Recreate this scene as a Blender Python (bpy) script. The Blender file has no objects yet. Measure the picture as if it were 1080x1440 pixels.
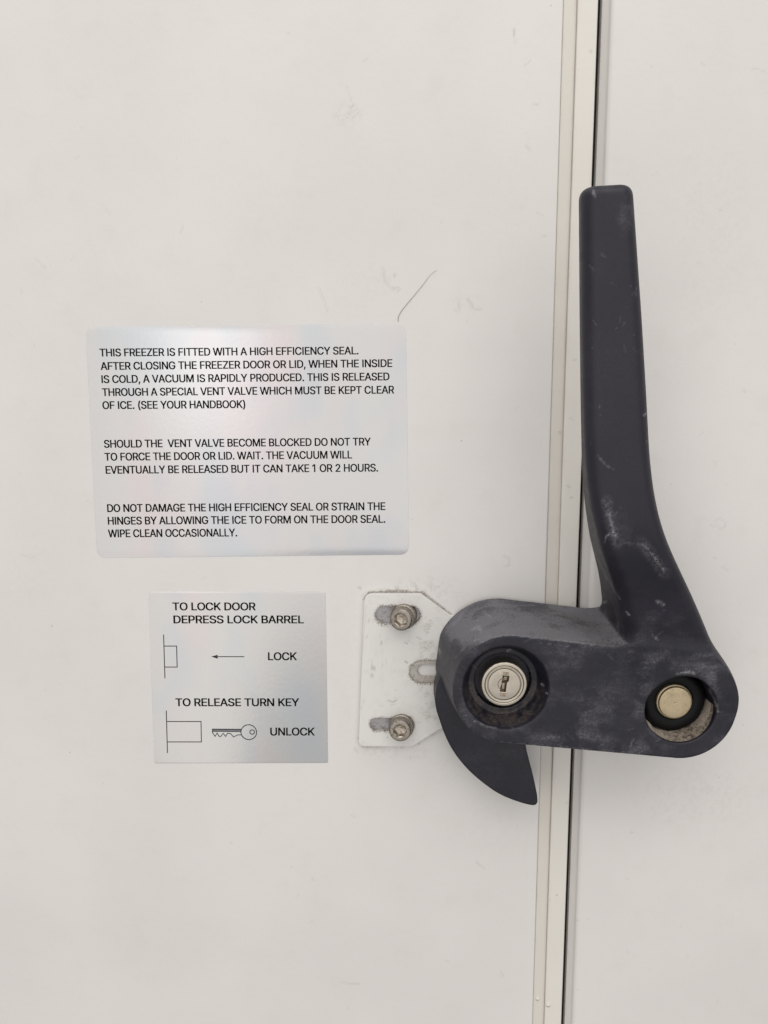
import bpy, bmesh, math, random
import numpy as np
from mathutils import Vector, Matrix, Euler

random.seed(7)
rng = np.random.default_rng(11)
sc = bpy.context.scene
col = sc.collection

# ------------------------------------------------------------------ camera
S = 0.00025                       # one unit of the drawing = a quarter of a millimetre
F = 1150.0                        # focal length in photo pixels
TILT = math.radians(8.6)          # the phone looks slightly down
DIST = F * S
cam_d = bpy.data.cameras.new('camera')
cam = bpy.data.objects.new('camera', cam_d)
col.objects.link(cam)
cam.location = (0, -DIST * math.cos(TILT), DIST * math.sin(TILT))
cam.rotation_euler = (math.radians(90) - TILT, 0, 0)
cam_d.sensor_fit = 'VERTICAL'
cam_d.sensor_height = 36.0
cam_d.sensor_width = 27.0
cam_d.lens = 36.0 * F / 1440.0
cam_d.clip_start = 0.005
cam_d.clip_end = 50
sc.camera = cam

# ------------------------------------------------------------------ room light (soft ceiling lamps indoors)
w = bpy.data.worlds.new('World')
sc.world = w
w.use_nodes = True
nt = w.node_tree
nt.nodes.clear()
out = nt.nodes.new('ShaderNodeOutputWorld')
bg = nt.nodes.new('ShaderNodeBackground')
tc = nt.nodes.new('ShaderNodeTexCoord')
sep = nt.nodes.new('ShaderNodeSeparateXYZ')
nt.links.new(tc.outputs['Generated'], sep.inputs[0])
ramp = nt.nodes.new('ShaderNodeValToRGB')      # floor -> walls -> ceiling of the laboratory
mr = nt.nodes.new('ShaderNodeMapRange')
mr.inputs['From Min'].default_value = -1
mr.inputs['From Max'].default_value = 1
nt.links.new(sep.outputs['Z'], mr.inputs['Value'])
nt.links.new(mr.outputs[0], ramp.inputs[0])
cr = ramp.color_ramp
cr.elements[0].position = 0.0
cr.elements[0].color = (0.12, 0.115, 0.11, 1)
cr.elements[1].position = 1.0
cr.elements[1].color = (0.95, 0.95, 0.94, 1)
e = cr.elements.new(0.20); e.color = (0.35, 0.325, 0.285, 1)
e = cr.elements.new(0.30); e.color = (0.56, 0.54, 0.52, 1)
e = cr.elements.new(0.62); e.color = (0.62, 0.62, 0.61, 1)


def room_blob(direction, inner, outer, colour, prev):
    """a room patch: the person opposite, and brightness added for fill and glare"""
    d = Vector(direction).normalized()
    dot = nt.nodes.new('ShaderNodeVectorMath'); dot.operation = 'DOT_PRODUCT'
    dot.inputs[1].default_value = d
    nt.links.new(tc.outputs['Generated'], dot.inputs[0])
    m = nt.nodes.new('ShaderNodeMapRange'); m.interpolation_type = 'SMOOTHSTEP'
    m.inputs['From Min'].default_value = math.cos(math.radians(outer))
    m.inputs['From Max'].default_value = math.cos(math.radians(inner))
    nt.links.new(dot.outputs['Value'], m.inputs['Value'])
    mix = nt.nodes.new('ShaderNodeMix'); mix.data_type = 'RGBA'
    nt.links.new(m.outputs[0], mix.inputs['Factor'])
    nt.links.new(prev, mix.inputs['A'])
    mix.inputs['B'].default_value = (*colour, 1)
    return mix.outputs['Result']


def direction(az, el):
    a, b = math.radians(az), math.radians(el)
    return (math.sin(a) * math.cos(b), -math.cos(a) * math.cos(b), math.sin(b))


c_ = ramp.outputs[0]
c_ = room_blob(direction(0, -2), 33, 58, (1.48, 1.45, 1.41), c_)     # bright patch added opposite the freezer as frontal fill round the handle
c_ = room_blob(direction(8, -34), 14, 21, (0.84, 0.84, 0.845), c_)
c_ = room_blob(direction(-9, -1), 1, 9, (1.68, 1.40, 1.42), c_)
c_ = room_blob(direction(-16, 6), 2, 12, (2.3, 2.3, 2.3), c_)  # bright patch added so the large sticker reflects a glare
nt.links.new(c_, bg.inputs['Color'])
bg.inputs['Strength'].default_value = 0.735
nt.links.new(bg.outputs[0], out.inputs[0])


def lamp(name, loc, target, sx, sy, power, colour):
    l = bpy.data.lights.new(name, 'AREA')
    l.shape = 'RECTANGLE'; l.size = sx; l.size_y = sy
    l.energy = power; l.color = colour
    o = bpy.data.objects.new(name, l)
    col.objects.link(o)
    o.location = loc
    o.rotation_euler = (Vector(target) - Vector(loc)).to_track_quat('-Z', 'Y').to_euler()
    return o


lamp('ceiling_lamp', (0.05, -1.0, 1.3), (0, 0, 0), 2.4, 0.8, 12.2, (1.0, 0.965, 0.92))

sc.view_settings.view_transform = 'Standard'
sc.view_settings.look = 'None'
sc.view_settings.exposure = 0.0
sc.view_settings.gamma = 1.0
sc.view_settings.use_curve_mapping = False
sc.render.engine = 'CYCLES'
sc.cycles.max_bounces = 8
sc.cycles.use_denoising = True

# ------------------------------------------------------------------ measuring helpers
CT, ST = math.cos(TILT), math.sin(TILT)


def uv(px, py, h=0.0):
    """point of the plane h units in front of the panel, in drawing units (right, up)"""
    dx = px - 540.0
    dy = F * CT - (py - 720.0) * ST
    dz = -F * ST - (py - 720.0) * CT
    cy, cz = -F * CT, F * ST
    t = (-h - cy) / dy
    return (dx * t, cz + dz * t)


def proj(u, v, h):
    """photo pixel of a point, for placing wear marks measured on the photo"""
    x, y, z = u, -h + F * CT, v - F * ST
    depth = y * CT - z * ST
    up = y * ST + z * CT
    return 540.0 + F * x / depth, 720.0 - F * up / depth


def W(u, v, h):
    return (u * S, -h * S, v * S)


# ------------------------------------------------------------------ object helpers
def tag(o, label=None, cat=None, group=None, kind=None):
    if label: o['label'] = label
    if cat: o['category'] = cat
    if group: o['group'] = group
    if kind: o['kind'] = kind
    return o


def thing(name, u, v, h, label, cat, group=None):
    o = bpy.data.objects.new(name, None)
    o.empty_display_size = 0.01
    col.objects.link(o)
    o.location = W(u, v, h)
    return tag(o, label, cat, group)


def link(name, me, mat, parent=None):
    o = bpy.data.objects.new(name, me)
    col.objects.link(o)
    if mat is not None:
        me.materials.clear()
        me.materials.append(mat)
    if parent is not None:
        o.parent = parent
        p = parent
        off = Vector((0, 0, 0))
        while p is not None:
            off += Vector(p.location)
            p = p.parent
        o.location = -off          # mesh data is in world coordinates
    return o


def mesh_np(name, verts, quads, smooth=True, sharp=None):
    """verts in drawing units (u, v, h) -> mesh in metres"""
    verts = np.asarray(verts, dtype=np.float64)
    co = np.empty((len(verts), 3), dtype=np.float32)
    co[:, 0] = verts[:, 0] * S
    co[:, 1] = -verts[:, 2] * S
    co[:, 2] = verts[:, 1] * S
    me = bpy.data.meshes.new(name)
    quads = np.asarray(quads, dtype=np.int32)
    n, k = quads.shape
    me.vertices.add(len(co))
    me.vertices.foreach_set('co', co.ravel())
    me.loops.add(n * k)
    me.loops.foreach_set('vertex_index', quads.ravel())
    me.polygons.add(n)
    me.polygons.foreach_set('loop_start', np.arange(0, n * k, k, dtype=np.int32))
    me.update(calc_edges=True)
    me.validate()
    me.polygons.foreach_set('use_smooth', np.full(len(me.polygons), smooth, dtype=bool))
    if sharp is not None:
        me.set_sharp_from_angle(angle=math.radians(sharp))
    me.update()
    return me


def set_attr(me, name, values):
    a = me.attributes.new(name, 'FLOAT', 'POINT')
    a.data.foreach_set('value', np.asarray(values, dtype=np.float32))


def outline_mesh(name, loops, h0, h1, bevel=0.0, seg=3, offset=0.0):
    """flat outlines with holes (drawing units) -> solid from h0 to h1 with rounded rims"""
    cu = bpy.data.curves.new(name, 'CURVE')
    cu.dimensions = '2D'
    cu.fill_mode = 'BOTH'
    half = max((h1 - h0) / 2.0, 0.0)
    cu.extrude = max(half - bevel, 0.0)
    cu.bevel_depth = bevel
    cu.bevel_resolution = seg
    cu.offset = offset - bevel
    for lp in loops:
        sp = cu.splines.new('POLY')
        sp.points.add(len(lp) - 1)
        for p, (x, y) in zip(sp.points, lp):
            p.co = (x, y, 0, 1)
        sp.use_cyclic_u = True
    o = bpy.data.objects.new(name, cu)
    col.objects.link(o)
    dg = bpy.context.evaluated_depsgraph_get()
    dg.update()
    me = bpy.data.meshes.new_from_object(o.evaluated_get(dg))
    bpy.data.objects.remove(o)
    bpy.data.curves.remove(cu)
    mid = (h0 + h1) / 2.0
    me.transform(Matrix(((S, 0, 0, 0), (0, 0, -S, -mid * S), (0, S, 0, 0), (0, 0, 0, 1))))
    bm = bmesh.new(); bm.from_mesh(me)
    bmesh.ops.remove_doubles(bm, verts=bm.verts, dist=1e-7)
    bm.to_mesh(me); bm.free()
    me.name = name
    for p in me.polygons: p.use_smooth = True
    me.set_sharp_from_angle(angle=math.radians(28))
    return me


def round_poly(pts, r, seg=6):
    """polygon with rounded corners; r is a number or one per corner"""
    n = len(pts); res = []
    for i in range(n):
        p = np.array(pts[i], float); a = np.array(pts[i - 1], float); b = np.array(pts[(i + 1) % n], float)
        rr = r[i] if isinstance(r, (list, tuple)) else r
        da, db = a - p, b - p
        la, lb = np.linalg.norm(da), np.linalg.norm(db)
        rr = min(rr, la * 0.49, lb * 0.49)
        if rr < 1e-6:
            res.append(tuple(p)); continue
        p0, p1 = p + da / la * rr, p + db / lb * rr
        for j in range(seg + 1):
            t = j / seg
            res.append(tuple((1 - t) ** 2 * p0 + 2 * t * (1 - t) * p + t * t * p1))
    return res


def spline_loop(pts, n=8):
    """closed Catmull-Rom through points"""
    res = []; m = len(pts)
    P = [np.array(p, float) for p in pts]
    for i in range(m):
        p0, p1, p2, p3 = P[i - 1], P[i], P[(i + 1) % m], P[(i + 2) % m]
        for j in range(n):
            t = j / n
            res.append(tuple(0.5 * (2 * p1 + (p2 - p0) * t + (2 * p0 - 5 * p1 + 4 * p2 - p3) * t * t + (3 * p1 - p0 - 3 * p2 + p3) * t ** 3)))
    return res


def circle(cx, cy, r, n=48):
    return [(cx + r * math.cos(2 * math.pi * i / n), cy + r * math.sin(2 * math.pi * i / n)) for i in range(n)]


def stadium(x0, x1, y, r, n=14, rot=0.0):
    pts = []
    for i in range(n + 1):
        a = -math.pi / 2 + math.pi * i / n
        pts.append((x1 - r + r * math.cos(a), y + r * math.sin(a)))
    for i in range(n + 1):
        a = math.pi / 2 + math.pi * i / n
        pts.append((x0 + r + r * math.cos(a), y + r * math.sin(a)))
    cx = (x0 + x1) / 2
    c, s = math.cos(rot), math.sin(rot)
    return [(cx + (px - cx) * c - (py - y) * s, y + (px - cx) * s + (py - y) * c) for px, py in pts]


def lathe(name, profile, cu_, cv_, n=72, axis_tilt=(0.0, 0.0), h_pivot=0.0, wobble=None, sharp=30):
    """profile [(radius, h)] turned about the axis through (cu, cv) square to the panel"""
    prof = np.array(profile, float)
    th = np.linspace(0, 2 * np.pi, n, endpoint=False)
    verts = []
    for r, h in prof:
        rr = np.full(n, r)
        if wobble is not None: rr = rr * wobble(th, h)
        verts.append(np.stack([rr * np.cos(th), rr * np.sin(th), np.full(n, h)], 1))
    V = np.concatenate(verts)
    tx, ty = axis_tilt
    hh = V[:, 2] - h_pivot
    x = V[:, 0] * math.cos(tx) + hh * math.sin(tx)
    z = -V[:, 0] * math.sin(tx) + hh * math.cos(tx)
    y = V[:, 1] * math.cos(ty) + z * math.sin(ty)
    z = -V[:, 1] * math.sin(ty) + z * math.cos(ty)
    V = np.stack([x + cu_, y + cv_, z + h_pivot], 1)
    q = []
    m = len(prof)
    for i in range(m - 1):
        for j in range(n):
            k = (j + 1) % n
            q.append((i * n + j, i * n + k, (i + 1) * n + k, (i + 1) * n + j))
    me = mesh_np(name, V, q, True, None)
    bm = bmesh.new(); bm.from_mesh(me)
    bmesh.ops.remove_doubles(bm, verts=bm.verts, dist=2e-7)
    bmesh.ops.recalc_face_normals(bm, faces=bm.faces)
    bm.to_mesh(me); bm.free()
    for p in me.polygons: p.use_smooth = True
    me.set_sharp_from_angle(angle=math.radians(sharp))
    return me


# ------------------------------------------------------------------ numeric noise for wear maps
_lat = rng.random((32, 32, 32)).astype(np.float32)


def vnoise(x, y, z):
    xi, yi, zi = np.floor(x).astype(int), np.floor(y).astype(int), np.floor(z).astype(int)
    fx, fy, fz = x - xi, y - yi, z - zi
    fx, fy, fz = [f * f * (3 - 2 * f) for f in (fx, fy, fz)]
    r = 0
    for a in (0, 1):
        for b in (0, 1):
            for c in (0, 1):
                r = r + _lat[(xi + a) % 32, (yi + b) % 32, (zi + c) % 32] * (fx if a else 1 - fx) * (fy if b else 1 - fy) * (fz if c else 1 - fz)
    return r


def fbm(x, y, z, scale, octs=4):
    r, amp, tot = 0, 1.0, 0
    s = 1.0 / scale
    for o in range(octs):
        r = r + amp * vnoise(x * s + 3.7 * o, y * s + 1.3 * o, z * s + 7.1 * o)
        tot += amp; amp *= 0.55; s *= 2.07
    return r / tot


def seg_dist(px, py, pts):
    d = np.full(px.shape, 1e9, dtype=np.float32)
    for (x0, y0), (x1, y1) in zip(pts[:-1], pts[1:]):
        dx, dy = x1 - x0, y1 - y0
        t = np.clip(((px - x0) * dx + (py - y0) * dy) / (dx * dx + dy * dy + 1e-9), 0, 1)
        d = np.minimum(d, np.hypot(px - x0 - t * dx, py - y0 - t * dy))
    return d


def sstep(a, b, x):
    t = np.clip((x - a) / (b - a), 0, 1)
    return t * t * (3 - 2 * t)


# ------------------------------------------------------------------ materials
def new_mat(name):
    m = bpy.data.materials.new(name)
    m.use_nodes = True
    n = m.node_tree
    return m, n, n.nodes['Principled BSDF']


def node(n, t, **kw):
    x = n.nodes.new(t)
    for k, v in kw.items():
        if k.startswith('in_'):
            key = k[3:]
            x.inputs[int(key) if key.isdigit() else key.replace('_', ' ')].default_value = v
        else:
            setattr(x, k, v)
    return x


def noise(n, scale, detail=3.0, rough=0.55, coord=None):
    t = node(n, 'ShaderNodeTexNoise')
    t.inputs['Scale'].default_value = scale
    t.inputs['Detail'].default_value = detail
    t.inputs['Roughness'].default_value = rough
    n.links.new(coord, t.inputs['Vector'])
    return t.outputs['Fac']


def remap(n, v, a, b, c=0.0, d=1.0, smooth=True):
    m = node(n, 'ShaderNodeMapRange')
    if smooth: m.interpolation_type = 'SMOOTHSTEP'
    m.inputs['From Min'].default_value = a
    m.inputs['From Max'].default_value = b
    m.inputs['To Min'].default_value = c
    m.inputs['To Max'].default_value = d
    n.links.new(v, m.inputs['Value'])
    return m.outputs[0]


def mth(n, op, a, b=None):
    m = node(n, 'ShaderNodeMath', operation=op)
    for i, v in enumerate((a, b)):
        if v is None: continue
        if isinstance(v, (int, float)): m.inputs[i].default_value = v
        else: n.links.new(v, m.inputs[i])
    return m.outputs[0]


def mixc(n, fac, a, b):
    m = node(n, 'ShaderNodeMix', data_type='RGBA')
    for key, v in (('Factor', fac), ('A', a), ('B', b)):
        if isinstance(v, (int, float)): m.inputs[key].default_value = v
        elif isinstance(v, tuple): m.inputs[key].default_value = (*v, 1)
        else: n.links.new(v, m.inputs[key])
    return m.outputs['Result']


def bump(n, bsdf, height, strength, dist):
    b = node(n, 'ShaderNodeBump')
    b.inputs['Strength'].default_value = strength
    b.inputs['Distance'].default_value = dist
    n.links.new(height, b.inputs['Height'])
    n.links.new(b.outputs[0], bsdf.inputs['Normal'])


def obj_coord(n):
    return node(n, 'ShaderNodeTexCoord').outputs['Object']


def attr(n, name):
    return node(n, 'ShaderNodeAttribute', attribute_name=name).outputs['Fac']


def paint_material(name, base, dirt=(0.20, 0.165, 0.125), speck=0.75, rough=0.42):
    m, n, b = new_mat(name)
    co = obj_coord(n)
    big = noise(n, 14, 3, 0.5, co)
    mid = noise(n, 90, 4, 0.6, co)
    fine = noise(n, 1500, 2, 0.6, co)
    tone = mixc(n, remap(n, big, 0.35, 0.65), tuple(c * 0.975 for c in base), tuple(min(c * 1.02, 0.86) for c in base))
    tone = mixc(n, remap(n, mid, 0.52, 0.78, 0, 0.16), tone, (base[0] * 0.86, base[1] * 0.82, base[2] * 0.77))
    # tiny dirt specks: a few cells of a point pattern carry one
    vo = node(n, 'ShaderNodeTexVoronoi', feature='F1')
    vo.inputs['Scale'].default_value = 260
    n.links.new(co, vo.inputs['Vector'])
    sepc = node(n, 'ShaderNodeSeparateColor')
    n.links.new(vo.outputs['Color'], sepc.inputs[0])
    rad = remap(n, sepc.outputs[0], 0.86, 1.0, 0.0, 0.085, False)
    dot = mth(n, 'LESS_THAN', vo.outputs['Distance'], rad)
    dot = mth(n, 'MULTIPLY', dot, remap(n, sepc.outputs[1], 0, 1, 0.08, speck * 0.55, False))
    tone = mixc(n, dot, tone, (0.22, 0.19, 0.16))
    g = attr(n, 'grime')
    gn = noise(n, 1700, 4, 0.7, co)
    gf = mth(n, 'MULTIPLY', g, remap(n, gn, 0.40, 0.60, 0.08, 1.25))
    tone = mixc(n, gf, tone, dirt)
    sf = mth(n, 'MULTIPLY', attr(n, 'scuff'), 0.8)
    tone = mixc(n, sf, tone, (0.26, 0.235, 0.21))
    n.links.new(tone, b.inputs['Base Color'])
    rr = remap(n, mid, 0.3, 0.7, rough - 0.05, rough + 0.08)
    n.links.new(rr, b.inputs['Roughness'])
    hsum = mth(n, 'ADD', mth(n, 'MULTIPLY', noise(n, 420, 3, 0.5, co), 0.7), mth(n, 'MULTIPLY', fine, 0.25))
    hsum = mth(n, 'ADD', hsum, mth(n, 'MULTIPLY', noise(n, 45, 2, 0.5, co), 2.0))
    bump(n, b, hsum, 0.22, 0.0004)
    return m


M_panel = paint_material('panel_paint', (0.712, 0.690, 0.668))
M_trim = paint_material('trim_paint', (0.665, 0.63, 0.575), speck=1.0, rough=0.36)
M_trim_white = paint_material('trim_white', (0.72, 0.69, 0.64), speck=1.0, rough=0.34)
M_cabinet = paint_material('cabinet_paint', (0.710, 0.686, 0.664), rough=0.36)


def plate_material():
    m = paint_material('plate_paint', (0.72, 0.705, 0.68), speck=1.5)
    return m


M_plate = plate_material()


def rubber(name, colr, rough):
    m, n, b = new_mat(name)
    co = obj_coord(n)
    c = mixc(n, noise(n, 300, 4, 0.6, co), tuple(x * 0.6 for x in colr), tuple(x * 1.5 for x in colr))
    n.links.new(c, b.inputs['Base Color'])
    b.inputs['Roughness'].default_value = rough
    return m


M_gasket = rubber('gasket_rubber', (0.008, 0.007, 0.006), 0.8)
M_bush = rubber('bushing_plastic', (0.004, 0.004, 0.0045), 0.55)
M_bush.node_tree.nodes['Principled BSDF'].inputs['Specular IOR Level'].default_value = 0.2


def handle_material():
    m, n, b = new_mat('handle_plastic')
    co = obj_coord(n)
    wear = attr(n, 'wear')
    dust_and_light = attr(n, 'dust_and_light')
    brown = attr(n, 'brown')
    n1 = noise(n, 55, 6, 0.65, co)
    mp = node(n, 'ShaderNodeMapping')
    mp.inputs['Rotation'].default_value = (0, math.radians(-24), 0)
    mp.inputs['Scale'].default_value = (0.32, 1, 1.6)
    n.links.new(co, mp.inputs['Vector'])
    n2 = noise(n, 260, 6, 0.72, mp.outputs[0])
    n3 = noise(n, 1900, 4, 0.65, co)
    base = mixc(n, remap(n, n1, 0.3, 0.7), (0.0080, 0.0072, 0.0140), (0.0125, 0.0112, 0.0205))
    base = mixc(n, mth(n, 'MULTIPLY', attr(n, 'lever_light'), 0.8), base, (0.0155, 0.0138, 0.0235))  # light on the upper lever put into the base colour
    f1 = mth(n, 'MULTIPLY', dust_and_light, remap(n, n1, 0.34, 0.66, 0.35, 1.1))
    f1 = mth(n, 'MULTIPLY', f1, remap(n, n2, 0.32, 0.66, 0.45, 1.2))
    f1 = mth(n, 'MULTIPLY', f1, remap(n, n3, 0.34, 0.64, 0.35, 1.35))
    c = mixc(n, mth(n, 'MINIMUM', f1, 1.0), base, (0.165, 0.162, 0.182))
    f3 = mth(n, 'MULTIPLY', brown, remap(n, n3, 0.34, 0.66, 0.25, 1.0))
    c = mixc(n, mth(n, 'MINIMUM', f3, 1.0), c, (0.16, 0.128, 0.100))
    f2 = mth(n, 'MULTIPLY', wear, remap(n, n3, 0.34, 0.60, 0.1, 1.0))
    c = mixc(n, mth(n, 'MINIMUM', f2, 1.0), c, (0.36, 0.355, 0.38))
    n.links.new(c, b.inputs['Base Color'])
    r = remap(n, n2, 0.3, 0.7, 0.40, 0.52)
    r = mth(n, 'ADD', r, mth(n, 'MULTIPLY', f1, 0.25))
    n.links.new(r, b.inputs['Roughness'])
    b.inputs['Specular IOR Level'].default_value = 0.38
    hh = mth(n, 'ADD', mth(n, 'MULTIPLY', n3, 0.5), mth(n, 'MULTIPLY', n2, 0.6))
    bump(n, b, hh, 0.16, 0.0003)
    return m


M_handle = handle_material()


def metal(name, colr, rough, dirt=(0.10, 0.075, 0.05), amount=0.5, scale=500, metallic=1.0):
    m, n, b = new_mat(name)
    co = obj_coord(n)
    k = noise(n, scale, 5, 0.65, co)
    k2 = noise(n, scale * 4, 3, 0.6, co)
    f = remap(n, k, 0.45, 0.72, 0, amount)
    n.links.new(mixc(n, f, colr, dirt), b.inputs['Base Color'])
    b.inputs['Metallic'].default_value = metallic
    n.links.new(remap(n, k2, 0.3, 0.7, rough - 0.06, rough + 0.1), b.inputs['Roughness'])
    bump(n, b, mth(n, 'ADD', k, mth(n, 'MULTIPLY', k2, 0.5)), 0.12, 0.0002)
    return m


M_bolt = metal('bolt_steel', (0.37, 0.335, 0.295), 0.48, (0.13, 0.105, 0.08), 0.75, 900)
M_socket = metal('socket_steel', (0.50, 0.45, 0.38), 0.34, (0.10, 0.075, 0.05), 0.7, 700)
M_lock = metal('lock_nickel', (0.54, 0.49, 0.42), 0.36, (0.42, 0.37, 0.29), 0.45, 600)
M_lockdark = metal('keyway_steel', (0.22, 0.17, 0.12), 0.45, (0.05, 0.035, 0.025), 0.7, 900)
M_shutter = metal('shutter_steel', (0.42, 0.35, 0.28), 0.40, (0.16, 0.11, 0.07), 0.6, 900)
M_pin = metal('pin_brass', (0.54, 0.44, 0.29), 0.45, (0.36, 0.29, 0.19), 0.55, 420, 0.85)
M_backing = metal('backing_steel', (0.40, 0.39, 0.40), 0.45, (0.17, 0.14, 0.115), 0.7, 800, 0.8)  # darkened to stand in for shade deep in the slots
M_spacer = metal('spacer_steel', (0.50, 0.47, 0.43), 0.5, (0.22, 0.185, 0.15), 0.8, 900, 0.5)


def filler_material():
    m, n, b = new_mat('filler_plaster')
    co = obj_coord(n)
    k = noise(n, 900, 5, 0.7, co)
    k2 = noise(n, 250, 3, 0.6, co)
    c = mixc(n, remap(n, k, 0.35, 0.65), (0.075, 0.058, 0.044), (0.27, 0.225, 0.18))
    c = mixc(n, mth(n, 'MULTIPLY', attr(n, 'pale'), remap(n, k, 0.28, 0.55, 0.35, 1.0)), c, (0.36, 0.31, 0.255))
    c = mixc(n, remap(n, k2, 0.58, 0.68, 0, 0.6), c, (0.52, 0.47, 0.41))
    n.links.new(c, b.inputs['Base Color'])
    b.inputs['Roughness'].default_value = 0.9
    bump(n, b, k, 0.6, 0.0005)
    return m


M_filler = filler_material()


def foil_material(name, base, tint):
    """brushed prismatic foil: a metal film with a faint pink and blue sheen painted into its colour"""
    m, n, b = new_mat(name)
    co = obj_coord(n)
    mp = node(n, 'ShaderNodeMapping')
    mp.inputs['Scale'].default_value = (1.3, 1, 0.7)
    mp.inputs['Rotation'].default_value = (0, math.radians(14), 0)
    n.links.new(co, mp.inputs['Vector'])
    p1 = noise(n, 26, 2, 0.5, mp.outputs[0])
    p2 = noise(n, 37, 2, 0.5, mp.outputs[0])
    fine = noise(n, 640, 2, 0.5, co)
    grain = noise(n, 2600, 2, 0.6, co)
    c = mixc(n, remap(n, p1, 0.46, 0.70, 0, tint), base, (0.66, 0.57, 0.575))
    c = mixc(n, remap(n, p2, 0.45, 0.68, 0, tint), c, (0.52, 0.57, 0.62))
    c = mixc(n, remap(n, grain, 0.55, 0.75, 0, 0.12), c, (0.40, 0.405, 0.43))
    n.links.new(c, b.inputs['Base Color'])
    b.inputs['Metallic'].default_value = 0.9
    b.inputs['Roughness'].default_value = 0.22
    bump(n, b, mth(n, 'ADD', fine, mth(n, 'MULTIPLY', grain, 0.15)), 0.06, 0.0003)
    return m


M_foil = foil_material('silver_foil', (0.62, 0.612, 0.612), 0.5)
M_foil_small = foil_material('silver_foil_small', (0.625, 0.614, 0.602), 0.4)


def ink_material():
    m, n, b = new_mat('black_ink')
    co = obj_coord(n)
    k = noise(n, 1500, 3, 0.6, co)
    n.links.new(mixc(n, remap(n, k, 0.35, 0.75), (0.006, 0.006, 0.007), (0.022, 0.022, 0.024)), b.inputs['Base Color'])
    b.inputs['Roughness'].default_value = 0.45
    return m


M_ink = ink_material()
M_hair = rubber('hair', (0.15, 0.125, 0.10), 0.5)
M_hook = M_handle

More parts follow.
